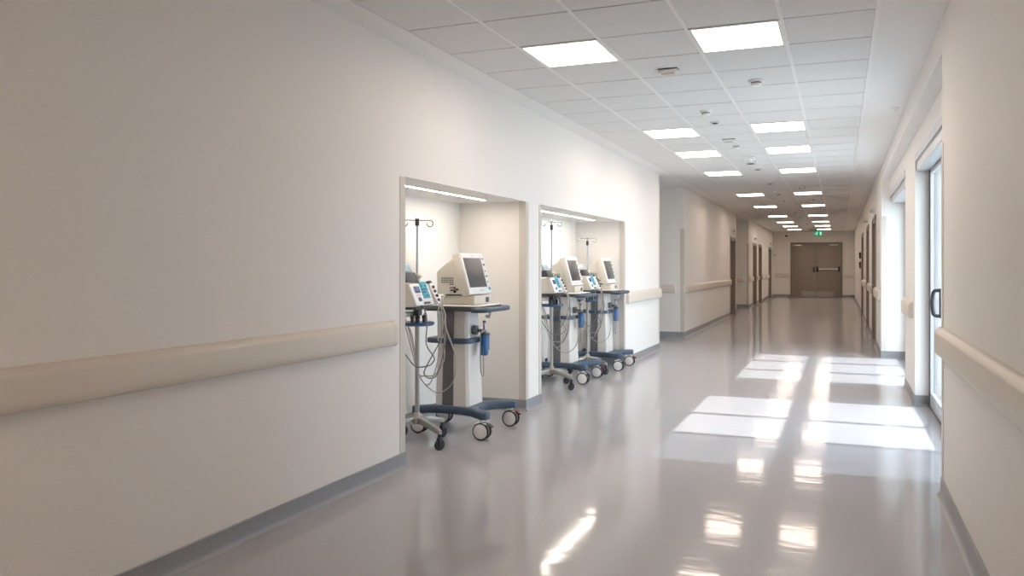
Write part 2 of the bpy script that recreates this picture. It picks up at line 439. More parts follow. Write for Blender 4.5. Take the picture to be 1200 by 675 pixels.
# ------------------------------------------------------------------ handrails
RP = [(.0005, .884), (.030, .884), (.042, .889), (.048, .900), (.050, .918), (.050, 1.018), (.046, 1.026), (.024, 1.050), (.016, 1.054), (.0005, 1.055)]
def cap_prof(s=1.012):
    return [((d*s if d > .01 else d), .966+(z-.966)*1.02) for d, z in RP]
def handrail(label, base, along, length, normal, caps=(True, True)):
    # base: wall point where it starts; along / normal: unit vectors in plan
    o = empty('handrail', (base[0], base[1], 0), math.atan2(along[1], along[0]))
    tag(o, label, 'handrail', None)
    side = 1 if (along[0]*normal[1]-along[1]*normal[0]) > 0 else -1       # local +Y or -Y is away from the wall
    pr = [(side*d, z) for d, z in RP]
    c = .055
    a0 = c if caps[0] else 0; a1 = length-(c if caps[1] else 0)
    MB().prism(pr, 'x', a0, a1).build('rail', M['rail'], o, angle=28)
    pc = [(side*d, z) for d, z in cap_prof()]
    ps = [(side*(d*.86 if d > .01 else d), .966+(z-.966)*.90) for d, z in RP]
    for k in (0, 1):
        if not caps[k]: continue
        m = MB()
        if k == 0: m.prism(pc, 'x', c, .014); m.prism(pc, 'x', .014, 0, taper=ps)
        else: m.prism(pc, 'x', length-c, length-.014); m.prism(pc, 'x', length-.014, length, taper=ps)
        m.build('end_cap', M['rail_cap'], o, angle=28)
    return o
LN, RN, EN = (1, 0), (-1, 0), (0, -1)
handrail('long beige handrail on the wall before the first niche', (XL, Y0+.02), (0, 1), 4.63-Y0-.02, LN, (False, True))
handrail('short beige handrail on the white wall just past the second niche', (XL, N2[1]+.10), (0, 1), AE-.03-N2[1]-.10, LN)
handrail('beige handrail stub on the grey cross wall at the side passage corner', (XB-1.2, B0), (1, 0), 1.2-.16, EN)
handrail('beige handrail between the corner guard and the first brown door', (XB, B0+.12), (0, 1), DB[0]-.10-B0-.12, LN)
handrail('small beige handrail on the far cross wall before the brown doors', (XB-.9, C0), (1, 0), .9-.16, EN)
handrail('beige handrail from the far corner guard to the second brown door', (XB, C0+.12), (0, 1), DC[0][0]-.1-C0-.12, LN)
handrail('short beige handrail between the second and third brown doors', (XB, DC[0][1]+.1), (0, 1), DC[1][0]-DC[0][1]-.2, LN)
handrail('beige handrail between the third brown door and the last one', (XB, DC[1][1]+.1), (0, 1), DC[2][0]-DC[1][1]-.2, LN)
handrail('beige handrail on the end wall, niche side of the double doors', (-2.80, YE), (1, 0), .60, EN)
handrail('beige handrail on the end wall, panic bar side of the double doors', (.13, YE), (1, 0), .44, EN)
handrail('long beige handrail on the wall before the glass doors', (XR, Y0+.02), (0, 1), 5.34-Y0-.02, RN, (False, True))
handrail('stubby beige handrail on the pillar between the two glazed openings', (XRB, G1[1]+.22), (0, 1), 1.0, RN)
handrail('beige handrail just past the glazed bay, before the next door', (XR, RB1+.1), (0, 1), DR[0][0]-RB1-.2, RN)
handrail('beige handrail between the two doors past the glazed bay', (XR, DR[0][1]+.1), (0, 1), DR[1][0]-DR[0][1]-.2, RN)
handrail('distant beige handrail past the second door beyond the glazed bay', (XR, DR[1][1]+.1), (0, 1), DR[2][0]-DR[1][1]-.2, RN)

# ------------------------------------------------------------------ ceiling lights
ords = ['first', 'second', 'third', 'fourth', 'fifth', 'sixth', 'seventh', 'eighth', 'ninth', 'tenth']
rows = [1, 7, 10, 14, 21, 27, 34, 40, 45, 50]
def make_light():
    o = empty('ceiling_light', (0, 0, 0))
    f = MB()
    f.box(-.288, .288, -.297, -.270, -.006, .0); f.box(-.288, .288, .270, .297, -.006, .0)
    f.box(-.288, -.272, -.27, .27, -.006, .0); f.box(.272, .288, -.27, .27, -.006, .0)
    f.build('frame', M['tbar'], o)
    MB().box(-.272, .272, -.27, .27, -.004, -.0005).build('diffuser', M['lamp'], o)
    return o
L0 = make_light(); first = True
for col, (cx, nm) in enumerate(((-1.849, 'niche'), (-.649, 'glass door'))):
    for i, k in enumerate(rows):
        o = L0 if first else copy_tree(L0); first = False
        o.location = (cx, 4.438+.6*k+.3, H)
        tag(o, 'square glowing ceiling panel, %s from the camera in the row toward the %s side' % (ords[i], nm), 'ceiling light', 'ceiling light panels')
for cx, nm in ((-1.849, 'niche'), (-.649, 'glass door')):  # unseen panels added behind the camera to brighten the near walls
    for k, w in ((-9, 'closest behind the camera'), (-12, 'second behind the camera'), (-16, 'third behind the camera'), (-20, 'fourth behind the camera'), (-24, 'last behind the camera')):
        o = copy_tree(L0); o.location = (cx, 4.438+.6*k+.3, H)
        tag(o, 'added square glowing ceiling panel out of view, %s, %s side' % (w, nm), 'ceiling light', 'ceiling light panels')
# led strips let into the niche soffits
for (a, b, w) in ((5.25, 6.75, 'first niche with one cart'), (8.2, 10.3, 'second niche with two carts')):
    o = empty('led_strip', (-3.235, (a+b)/2, NT)); hl = (b-a)/2
    tag(o, 'slim glowing light strip in the top of the '+w, 'light strip', 'niche light strips')
    f = MB(); f.box(-.026, -.018, -hl, hl, -.004, 0); f.box(.018, .026, -hl, hl, -.004, 0); f.box(-.026, .026, -hl-.012, -hl, -.004, 0); f.box(-.026, .026, hl, hl+.012, -.004, 0)
    f.build('channel', M['tbar'], o)
    MB().box(-.018, .018, -hl, hl, -.003, -.0005).build('diffuser', M['led'], o)

# ------------------------------------------------------------------ devices on the ceiling
def smoke_detector(x, y, label, s=1.0):
    o = empty('smoke_detector', (x, y, H)); tag(o, label, 'smoke detector', 'smoke detectors')
    MB().lathe([(0, 0), (.058*s, 0), (.060*s, -.006), (.056*s, -.016), (.046*s, -.020), (0, -.020)]).build('base', M['white'], o)
    MB().lathe([(0, -.020), (.040*s, -.020), (.041*s, -.028), (0, -.028)]).build('vent', M['black'], o)
    MB().lathe([(0, -.028), (.040*s, -.028), (.036*s, -.046), (.024*s, -.052), (0, -.053)]).build('head', M['white'], o)
    return o
def ceiling_sensor(x, y, label, r=.05):
    o = empty('ceiling_sensor', (x, y, H)); tag(o, label, 'sensor', 'flat ceiling sensors')
    MB().lathe([(0, 0), (r, 0), (r*1.02, -.005), (r*.9, -.011), (r*.6, -.013), (0, -.013)]).build('rim', M['trim_metal'], o)
    MB().lathe([(0, -.012), (r*.55, -.012), (r*.5, -.020), (0, -.026)]).build('lens', M['dark'], o)
    return o
smoke_detector(-.661, 6.63, 'white smoke detector under the ceiling tile just past the first two panels', 1.1)
smoke_detector(-1.267, 7.77, 'white smoke detector with dark vents between first and second panel rows')
smoke_detector(-1.255, 10.11, 'dark vented smoke detector level with the third pair of panels')
smoke_detector(-1.259, 16.37, 'dark smoke detector close before the fifth pair of panels')
smoke_detector(-.705, 15.93, 'smoke detector on the glass door side row before the fifth panel')
smoke_detector(-.635, 19.1, 'small smoke detector on the glass door side row past the fifth panel')
smoke_detector(-1.221, 23.55, 'distant dark smoke detector before the seventh pair of panels')
smoke_detector(-1.211, 27.36, 'distant dark smoke detector before the eighth pair of panels')
smoke_detector(-1.168, 32.24, 'distant dark smoke detector past the ninth pair of panels')
ceiling_sensor(-1.27, 8.41, 'small flat round sensor just before the second pair of panels', .055)
ceiling_sensor(-1.243, 12.73, 'flat round sensor beside the fourth pair of panels', .07)
ceiling_sensor(-1.251, 15.06, 'flat pale round sensor past the fourth pair of panels', .075)
ceiling_sensor(-1.255, 17.38, 'flat round sensor just past the fifth pair of panels', .07)
ceiling_sensor(-1.255, 19.13, 'tiny dark sensor between fifth and sixth pairs of panels', .035)
ceiling_sensor(-1.188, 25.66, 'far small round sensor just past the seventh pair of panels', .06)
ceiling_sensor(-1.145, 29.92, 'far small round sensor past the eighth pair of panels', .06)
def emergency_light(x, y, label, w=.075, l=.035):
    o = empty('emergency_light', (x, y, H)); tag(o, label, 'emergency light', 'emergency lights')
    MB().box(-w, w, -l, l, -.032, 0, .006).build('housing', M['white'], o)
    MB().box(-w*.72, w*.72, -l*.75, l*.75, -.044, -.031, .005).build('lens', M['lens'], o)
    MB().box(-w-.004, w+.004, -l-.004, l+.004, -.007, -.0003).build('mounting_rim', M['dark'], o)
emergency_light(-1.275, 6.02, 'white emergency light with pale lens beyond the first pair of panels')
emergency_light(-1.284, 9.60, 'thin dark rimmed emergency light past the second pair of panels', .07, .028)
emergency_light(-1.25, 35.6, 'small emergency light at the end of the ceiling near the exit sign', .07, .03)
o = empty('wireless_access_point', (-1.223, 11.3, H)); tag(o, 'white square box on the ceiling between third and fourth panels', 'ceiling box')
MB().box(-.075, .075, -.075, .075, -.045, 0, .012).build('mounting_box', M['white'], o)
MB().lathe([(0, -.045), (.03, -.045), (.028, -.062), (.015, -.068), (0, -.069)], mat=Matrix.Translation((.02, -.02, 0))).build('dome', M['white'], o)
o = empty('ceiling_speaker', (-1.268, 11.95, H)); tag(o, 'round ceiling speaker with dark grille, just past the white box', 'speaker')
MB().lathe([(0, 0), (.075, 0), (.078, -.008), (.066, -.012), (0, -.012)]).build('rim', M['white'], o)
MB().lathe([(0, -.012), (.062, -.012), (.055, -.018), (0, -.020)]).build('grille', M['dark'], o)
o = empty('motion_sensor', (.505, 8.25, H)); tag(o, 'small white motion sensor on the plain ceiling margin above the glass doors', 'sensor')
MB().lathe([(0, 0), (.035, 0), (.035, -.012), (.028, -.018), (0, -.018)]).build('mounting_base', M['white'], o)
MB().ball((0, 0, -.022), .022, 1, 1, .8).build('lens', M['white'], o)

# exit sign hanging at the far end
o = empty('exit_sign', (-.89, 35.2, H)); tag(o, 'green hanging exit sign with white running figure and arrow', 'exit sign')
MB().box(-.17, .17, -.02, .02, -.27, -.055, .004).build('panel', M['sign_green'], o)
s = MB(); s.box(-.175, .175, -.026, .026, -.058, -.035, .004)
for xx in (-.12, .12): s.cyl((xx, 0, -.036), (xx, 0, 0), .005, n=10)
s.build('hanger', M['dark'], o)
p = MB()
ff, fb = -.0235, -.0203
def slab(pts): p.prism(pts, 'y', ff, fb)
def limb(a, b, w):
    a, b = Vector(a), Vector(b); d = (b-a).normalized(); nn = Vector((-d.y, d.x))*w
    slab([tuple(a-nn), tuple(b-nn), tuple(b+nn), tuple(a+nn)])
cx, cz = -.055, -.165
slab([(cx+.022+.017*math.cos(k*PI/5), cz+.066+.017*math.sin(k*PI/5)) for k in range(10)])
limb((cx+.012, cz+.045), (cx-.012, cz-.012), .015); limb((cx+.008, cz+.038), (cx+.045, cz+.012), .007); limb((cx+.006, cz+.04), (cx-.035, cz+.035), .007)
limb((cx-.035, cz+.035), (cx-.046, cz+.008), .007); limb((cx-.010, cz-.010), (cx+.025, cz-.030), .010); limb((cx+.025, cz-.030), (cx+.012, cz-.075), .009)
limb((cx-.012, cz-.010), (cx-.030, cz-.045), .010); limb((cx-.030, cz-.045), (cx-.065, cz-.050), .009)
slab([(.06, -.235), (.125, -.235), (.125, -.09), (.06, -.09)])
slab([(-.155, -.165), (-.125, -.135), (-.125, -.155), (-.108, -.155), (-.108, -.175), (-.125, -.175), (-.125, -.195)])
p.build('pictogram', M['sign_white'], o)

# signal lamps above the doors
def signal_lamp(x, y, z, sx, label):
    o = empty('signal_lamp', (x, y, z)); tag(o, label, 'signal lamp', 'signal lamps over doors')
    R = Matrix.Rotation(PI/2*sx, 4, 'Y')
    MB().lathe([(0, .0006), (.055, .0006), (.056, .02), (.045, .028), (0, .028)], mat=R).build('mounting_base', M['white'], o)
    MB().lathe([(0, .028), (.036, .028), (.036, .06), (.024, .078), (0, .082)], mat=R).build('dome', M['lens'], o)
signal_lamp(XB, 22.75, 2.44, 1, 'small round signal lamp above the first brown door past the niches')
signal_lamp(XB, 28.85, 2.42, 1, 'small signal lamp above the second brown door past the niches')
signal_lamp(XB, 35.3, 2.42, 1, 'small signal lamp above the last brown door before the end wall')
signal_lamp(XR, 15.65, 2.46, -1, 'small signal lamp above the first door past the glazed bay')
signal_lamp(XR, 19.1, 2.46, -1, 'small signal lamp above the second door past the glazed bay')
# small fittings on the end wall and far side wall
o = empty('wall_bracket', (-2.845, YE, 1.92)); tag(o, 'small grey hook bracket high on the end wall, niche side corner', 'bracket')
MB().box(-.02, .02, -.012, 0, -.06, .06, .003).build('mounting_plate', M['steel'], o)
MB().tube([(0, -.01, .03), (0, -.07, .03), (.05, -.09, .03)], .010).build('hook', M['dark'], o)
o = empty('alarm_bell', (-2.33, YE, 2.80)); tag(o, 'tiny dark alarm sounder high on the end wall', 'alarm')
RY = Matrix.Rotation(PI/2, 4, 'X')
MB().lathe([(0, 0.0005), (.05, .0005), (.05, .02), (0, .02)], mat=RY).build('mounting_base', M['dark'], o)
MB().lathe([(0, .02), (.04, .02), (.035, .05), (0, .055)], mat=RY).build('horn', M['black'], o)
for z, lab in ((1.75, 'black card reader box, upper of two on the far side wall'), (1.45, 'black card reader box, lower of two on the far side wall')):
    o = empty('card_reader', (XR, 25.6, z)); tag(o, lab, 'card reader', 'card readers')
    MB().box(-.05, -.0005, -.08, .08, -.10, .10, .006).build('mounting_box', M['black'], o)
    MB().box(-.056, -.049, -.05, .05, .0, .07, .002).build('display', M['dark'], o)
o = empty('wall_socket', (NB, 6.06, .055)); tag(o, 'small black socket in the skirting at the back of the first niche', 'socket')
MB().box(.009, .018, -.03, .03, -.028, .028, .002).build('plate', M['black'], o)

# ------------------------------------------------------------------ equipment cart
def make_cart():
    o = empty('equipment_cart', (0, 0, 0))
    # star-shaped base: two bent side beams meeting a middle block
    pts = []
    for sx, sy, in ((1, -1), (1, 1), (-1, 1), (-1, -1)): pass
    def P(sx, sy, xs): return [(sx*a, sy*b) for a, b in xs]
    fr = [(.16, .10), (.20, .20), (.335, .335), (.37, .30), (.37, .275), (.29, .17), (.17, .085)]
    poly = [(.17, -.075), (.235, -.165), (.375, -.262), (.365, -.325), (.315, -.338), (.16, -.225), (.05, -.19), (-.14, -.185), (-.24, -.205), (-.335, -.270), (-.375, -.255), (-.372, -.205), (-.265, -.12), (-.235, -.05)]
    poly = poly + [(x, -y) for x, y in poly[::-1]]
    MB().prism(poly, 'z', .165, .232, bevel=.016, seg=3).build('base', M['blue'], o)
    # column: tapered enamel box with a recessed dark flank strip on each side
    c = MB()
    def ring(z, x0, x1, y, ch):
        return [(x0, -y+.012), (x0+.012, -y), (x1-ch, -y), (x1, -y+ch), (x1, y-ch), (x1-ch, y), (x0+.012, y), (x0, y-.012)]
    c.prism(ring(0, -.205, .115, .150, .022), 'z', .225, 1.052, taper=ring(1, -.185, .085, .125, .022))
    c.build('column', M['column'], o)
    for s in (-1, 1):
        st = MB()
        st.prism([(-.120, .235), (-.040, .235), (-.050, 1.04), (-.118, 1.04)], 'y', s*.122, s*.122+s*.0295) if False else None
        # strip follows the flank's taper
        A = [(-.135, s*.1500, .235), (-.028, s*.1500, .235), (-.033, s*.1262, 1.04), (-.128, s*.1262, 1.04)]
        vs = [st.bm.verts.new(v) for v in A]; vo = [st.bm.verts.new((v[0], v[1]+s*.004, v[2])) for v in A]
        st.bm.faces.new(vs); st.bm.faces.new(vo[::-1])
        for k in range(4): st.bm.faces.new((vs[k], vo[k], vo[(k+1) % 4], vs[(k+1) % 4]))
        st.build('side_strip', M['stripe'], o)
    # waist shelf: collar with rounded ends around the column
    def rr(x0, x1, y, r, n=5):
        out = []
        for cx, cy, a in ((x1-r, y-r, 0), (x0+r, y-r, 1), (x0+r, -y+r, 2), (x1-r, -y+r, 3)):
            for k in range(n+1):
                t = (a+k/n)*PI/2; out.append((cx+r*math.cos(t), cy+r*math.sin(t)))
        return out
    MB().prism(rr(-.30, .135, .180, .08), 'z', .768, .812, bevel=.010, seg=2).build('shelf', M['blue'], o)
    # tray: dark body with raised pale inset and a round front handle bar
    tr = MB(); tr.prism(rr(-.26, .255, .265, .05), 'z', 1.050, 1.092, bevel=.010, seg=2); t = tr.build('tray', M['dark'], o)
    MB().prism(rr(-.235, .245, .245, .04), 'z', 1.090, 1.096, bevel=.002, seg=1).build('tray_mat', M['white'], t)
    MB().tube([(.20, -.25, 1.062), (.29, -.245, 1.062), (.318, -.20, 1.064), (.325, 0, 1.064), (.318, .20, 1.064), (.29, .245, 1.062), (.20, .25, 1.062)], .022, 12, 5).build('handle_bar', M['blue'], t)
    b = MB(); b.box(-.02, .06, -.115, -.02, .99, 1.05, .006); b.build('tray_bracket', M['dark'], o)
    q = MB(); q.tube([(.19, .10, 1.05), (.205, .10, 1.01), (.19, .10, .985), (.16, .10, .99)], .014, 10, 4); q.build('cable_hook', M['white'], o)
    # casters
    for i, (x, y) in enumerate(((.315, -.295), (.315, .295), (-.315, -.222), (-.315, .222))):
        k = MB(); k.cyl((x, y, .12), (x, y, .172), .022, n=16); k.box(x-.022, x+.022, y-.016, y+.016, .070, .145, .006); k.box(x-.05, x+.05, y-.034, y+.034, .128, .142, .005)
        cs = k.build('caster', M['white'], o)
        for sgn in (-1, 1):
            RYm = Matrix.Translation((x, y+sgn*.018, .072)) @ Matrix.Rotation(-sgn*PI/2, 4, 'X')
            MB().lathe([(.061, 0), (.068, 0), (.0715, .004), (.0715, .016), (.067, .021), (.063, .021), (.061, .019), (.061, 0)], 32, mat=RYm).build('tyre', M['rubber'], cs)
            MB().lathe([(0, .002), (.061, .002), (.0613, .018), (.050, .023), (.015, .0245), (0, .0245)], 32, mat=RYm).build('wheel_disc', M['white'], cs)
        if i < 2:
            p = MB(); p.prism([(x+.01, .148), (x+.06, .142), (x+.098, .118), (x+.098, .106), (x+.088, .106), (x+.055, .128), (x+.01, .136)], 'y', y-.020, y+.020, bevel=.004)
            p.build('brake_pedal', M['red'] if i == 1 else M['dark'], cs)
    return o

def make_monitor(fresh=True):
    o = empty('patient_monitor', (0, 0, 0))
    # plinth, housing, bezel, screen; local z=0 on the tray
    MB().box(-.185, .140, -.165, .165, .0, .078, .006).build('plinth', M['cream'], o)
    bd = MB()
    A = [(-.215, .090), (.040, .090), (-.035, .405), (-.070, .408), (-.205, .295), (-.220, .28)]
    # housing: wide at the bezel and narrower at the rear
    def hs(x): return .205 if x > -.05 else .175
    vL = [bd.bm.verts.new((x, -hs(x), z)) for x, z in A]; vR = [bd.bm.verts.new((x, hs(x), z)) for x, z in A]
    n = len(A); fs = [bd.bm.faces.new(vL), bd.bm.faces.new(vR[::-1])]
    for k in range(n): fs.append(bd.bm.faces.new((vL[k], vR[k], vR[(k+1) % n], vL[(k+1) % n])))
    bmesh.ops.recalc_face_normals(bd.bm, faces=fs)
    bmesh.ops.triangulate(bd.bm, faces=[f for f in fs[:2]])
    hsg = bd.build('housing', M['cream'], o, angle=25)
    f = MB(); f.box(-.15, .05, -.15, .15, .076, .092, .003); f.build('neck', M['dark'], o)
    # bezel frame tilted back about its lower edge
    tilt = math.atan2(.098, .355)
    R = Matrix.Translation((.100, 0, .084)) @ Matrix.Rotation(-tilt, 4, 'Y')
    bz = MB()
    def tb(mb, x0, x1, y0, y1, z0, z1, bev):
        b2 = MB(); b2.box(x0, x1, y0, y1, z0, z1, bev)
        me = bpy.data.meshes.new('tmp'); b2.bm.transform(R); b2.bm.to_mesh(me); b2.bm.free(); mb.bm.from_mesh(me); bpy.data.meshes.remove(me)
    tb(bz, .008, .028, -.220, .220, .0, .370, .007); b = bz.build('bezel', M['white'], o)
    rim = MB(); tb(rim, -.055, .0085, -.219, .219, .001, .369, .006); rim.build('bezel_shell', M['cream'], b)
    s = MB(); tb(s, .027, .031, -.190, .145, .060, .325, .002); s.build('screen', M['screen'], b)
    for z, w in ((.31, .012), (.255, .016), (.20, .010), (.15, .014), (.10, .010)):
        bt = MB(); tb(bt, .0275, .0325, .172, .172+w*1.6, z, z+w, .001); bt.build('button', M['dark'], b)
    kn = MB(); tb(kn, .028, .034, .168, .200, .030, .056, .003); kn.build('blue_key', M['teal'], b)
    md = MB(); tb(md, .028, .030, -.12, -.085, .028, .034, .0); tb(md, .028, .030, -.02, .06, .026, .036, .0); md.build('label_strip', M['trim_metal'], b)
    tg = MB(); tb(tg, .028, .030, -.03, .03, .342, .350, .0); tg.build('maker_mark', M['trim_metal'], b)
    bl = MB(); bl.box(.139, .143, .055, .075, .018, .058); bl.box(.139, .143, .082, .120, .014, .060, .001); bl.build('blue_mark', M['blue'], o)
    # flank: rows of dark bars in place of lettering and the connector cluster
    v = MB()
    def yface(x): return -(.190+(x+.045-.0)*0) if x <= -.05 else -.232
    def flank(x, z):     # near flank plane between rear (-.19 wide) and front (-.232)
        return -(.175+(.205-.175)*max(0, min(1, (x+.22)/.26)))
    for r in range(4):
        for c in range(6):
            if r == 3 and c < 4: continue
            x = -.170+c*.022; z = .225-r*.018
            yy = flank(x, z); v.box(x, x+.012, yy-.004, yy+.03, z, z+.010)
    v.build('lettering_bars', M['dark'], hsg)
    cn = MB()
    for x, z, r in ((-.065, .135, .017), (-.038, .142, .014), (-.030, .115, .012), (-.005, .132, .009)):
        yy = flank(x, z); cn.cyl((x, yy+.03, z), (x, yy-.014, z), r, n=14)
    cn.build('connector', M['black'], hsg)
    return o

def make_canister():
    o = empty('suction_canister', (0, 0, 0))
    # local origin: axis of the canister bottom, cart column front lies at x<0
    MB().lathe([(0, 0), (.026, 0), (.033, .008), (.035, .02), (.035, .165), (.030, .175), (0, .175)], 24).build('bottle', M['canblue'], o)
    MB().lathe([(0, .174), (.036, .174), (.036, .192), (.014, .200), (.014, .215), (0, .216)], 24).build('lid', M['dark'], o)
    t = MB(); t.cyl((.012, .048, .045), (.012, .048, .17), .013, n=14); t.ball((.012, .048, .178), .018); t.build('side_tube', M['canblue'], o)
    c = MB(); c.cyl((-.055, -.045, .22), (.005, -.045, .22), .013, n=14); c.cyl((0, 0, .205), (0, 0, .285), .012, n=14); c.ball((0, 0, .29), .019, 1, 1, .7); c.box(-.05, .015, -.055, .012, .205, .222, .004)
    c.build('clamp', M['chrome'], o)
    MB().box(-.079, -.040, -.085, -.030, .186, .262, .006).build('clamp_block', M['stripe'], o)
    MB().tube([(-.010, -.050, .215), (-.012, -.056, .10), (-.01, -.055, -.10), (.0, -.05, -.165), (.008, -.042, -.172), (.012, -.036, -.15), (.006, -.036, .02), (.0, -.02, .20)], .0045, 8, 5).build('hose', M['cable'], o)
    return o

# ------------------------------------------------------------------ drip stand
def make_stand(height, knob_z):
    o = empty('drip_stand', (0, 0, 0))
    base_dir = math.atan2(-.206, .319); LEN = .380
    h = MB(); h.lathe([(0, .150), (.045, .150), (.055, .160), (.052, .195), (.034, .215), (.024, .24), (0, .24)], 24); hub = h.build('hub', M['stand'], o)
    for i in range(4):
        a = base_dir+i*PI/2+(.10 if i in (1, 3) else 0)
        ln = (LEN, .245, .26, LEN*.86)[i]
        d = Vector((math.cos(a), math.sin(a), 0)); n = Vector((-d.y, d.x, 0))
        l = MB(); secs = [(.035, .026, .158, .208), (.5*ln, .022, .150, .192), (ln-.03, .020, .128, .172), (ln+.018, .016, .126, .158)]
        rings = []
        for s_, w, z0, z1 in secs:
            p = d*s_
            rings.append([l.bm.verts.new(p+n*(-w)+Vector((0, 0, z0))), l.bm.verts.new(p+n*w+Vector((0, 0, z0))), l.bm.verts.new(p+n*w*.75+Vector((0, 0, z1))), l.bm.verts.new(p-n*w*.75+Vector((0, 0, z1)))])
        for A, B in zip(rings, rings[1:]):
            for k in range(4): l.bm.faces.new((A[k], A[(k+1) % 4], B[(k+1) % 4], B[k]))
        l.bm.faces.new(rings[0][::-1]); l.bm.faces.new(rings[-1])
        bmesh.ops.recalc_face_normals(l.bm, faces=l.bm.faces)
        bmesh.ops.bevel(l.bm, geom=list(l.bm.edges), offset=.005, segments=2, profile=.5, affect='EDGES')
        leg = l.build('leg', M['stand'], o)
        p = d*ln
        k = MB(); k.cyl((p.x, p.y, .095), (p.x, p.y, .13), .013, n=14); k.box(p.x-.016, p.x+.016, p.y-.021, p.y+.021, .068, .102, .006)
        k.box(p.x-.018, p.x+.018, p.y-.022, p.y-.018, .03, .08, .001) ; k.box(p.x-.018, p.x+.018, p.y+.018, p.y+.022, .03, .08, .001)
        fk = k.build('caster_fork', M['black'], leg)
        RX = Matrix.Translation((p.x, p.y, .044)) @ Matrix.Rotation(PI/2+.0, 4, 'X') @ Matrix.Rotation(0, 4, 'Z')
        # wheel turned so that its tread shows toward the corridor's near end
        RW = Matrix.Translation((p.x, p.y, .044)) @ Matrix.Rotation(-.5, 4, 'Z') @ Matrix.Rotation(PI/2, 4, 'Y')
        MB().lathe([(0, -.012), (.030, -.012), (.040, -.011), (.044, -.006), (.044, .006), (.040, .011), (.030, .012), (0, .012)], 28, mat=RW).build('caster_wheel', M['rubber'], leg)
    MB().cyl((0, 0, .19), (0, 0, 1.33), .0185, n=20).build('lower_pole', M['stand'], o)
    MB().cyl((0, 0, 1.33), (0, 0, height), .009, n=14).build('upper_pole', M['chrome'], o)
    c = MB(); c.cyl((0, 0, 1.31), (0, 0, 1.37), .026, n=16, bevel=.004); c.cyl((0, 0, 1.345), (.05, -.02, 1.345), .010, n=12); c.build('pole_clamp', M['cream'], o)
    MB().cyl((0, 0, knob_z), (0, 0, knob_z+.06), .017, n=14, bevel=.004).build('height_knob', M['black'], o)
    # hook bar with open loops at both ends
    hb = MB(); th = .75; d = Vector((math.cos(th), math.sin(th), 0))
    z = height-.012
    pts = []
    for sgn in (-1, 1):
        q = [Vector((0, 0, z)), d*sgn*.075+Vector((0, 0, z+.003))]
        c0 = d*sgn*.105+Vector((0, 0, z-.022))
        for k in range(9):
            a = PI*.62-k*PI*.205
            q.append(c0+d*sgn*(.026*math.cos(a))+Vector((0, 0, .026*math.sin(a))))
        hb.tube(q, .0042, 8, 3)
    hb.ball((0, 0, height), .013)
    hb.build('hook_bar', M['chrome'], o)
    MB().lathe([(0, .948), (.125, .948), (.140, .956), (.140, .972), (.132, .978), (0, .978)], 32).build('round_shelf', M['shelfblue'], o)
    tr = MB(); tr.box(-.13, .135, -.245, .105, 1.088, 1.108, .008); tr.box(-.02, .03, -.03, .03, 1.03, 1.09, .004); tr.build('instrument_plate', M['dark'], o)
    bx = MB(); bx.box(-.125, -.03, -.20, .02, 1.02, 1.060, .006); bx.build('plate_drawer', M['cream'], o)
    for x, y in ((.06, -.09), (.075, -.02), (.02, -.11)):
        MB().lathe([(0, .978), (.014, .978), (.014, 1.008), (.018, 1.016), (.016, 1.034), (0, 1.038)], 14, mat=Matrix.Translation((x, y, 0))).build('adapter_peg', M['black'], o)
    wp = MB(); wp.lathe([(0, .978), (.022, .978), (.022, 1.03), (.012, 1.045), (0, 1.046)], mat=Matrix.Translation((.05, .05, 0))); wp.build('white_adapter', M['white'], o)
    return o

CABLES = [  # offsets from the stand's foot: down from the probe holder, a slack loop, up behind the shelf
    [(.150, .135, 1.105), (.188, .13, 1.03), (.205, .10, .934), (.296, .095, .701), (.279, .095, .494), (.169, .09, .395), (.063, .09, .42), (-.034, .09, .532), (-.11, .12, .75), (-.155, .09, .97), (-.165, .0, 1.09), (-.115, -.06, 1.16)],
    [(.140, .14, 1.105), (.175, .14, 1.02), (.147, .14, .84), (.016, .12, .595), (-.002, .12, .531), (.05, .125, .50), (.12, .13, .55), (.178, .15, .80), (.172, .165, .98), (.150, .145, 1.12)],
    [(.135, .15, 1.105), (.170, .165, 1.0), (.168, .15, .797), (.168, .14, .649), (.088, .14, .532), (.005, .14, .516), (-.068, .14, .534), (-.13, .12, .75), (-.16, .06, .97), (-.168, -.03, 1.08), (-.115, -.09, 1.16)],
    [(.118, -.16, 1.125), (.158, -.15, 1.08), (.160, -.12, .97), (.142, -.10, .807), (.211, -.10, .709), (.207, -.10, .672), (.161, -.10, .636), (.052, -.10, .624), (-.019, -.10, .682), (-.09, -.12, .80), (-.155, -.12, .96), (-.165, -.12, 1.08), (-.115, -.13, 1.16)],
    [(.145, .13, 1.105), (.165, .115, 1.02), (.165, .11, .85), (.12, .10, .60), (.05, .09, .45), (-.05, .10, .55), (-.12, .12, .85), (-.16, .05, 1.0), (-.165, -.05, 1.10), (-.115, -.11, 1.14)],
]
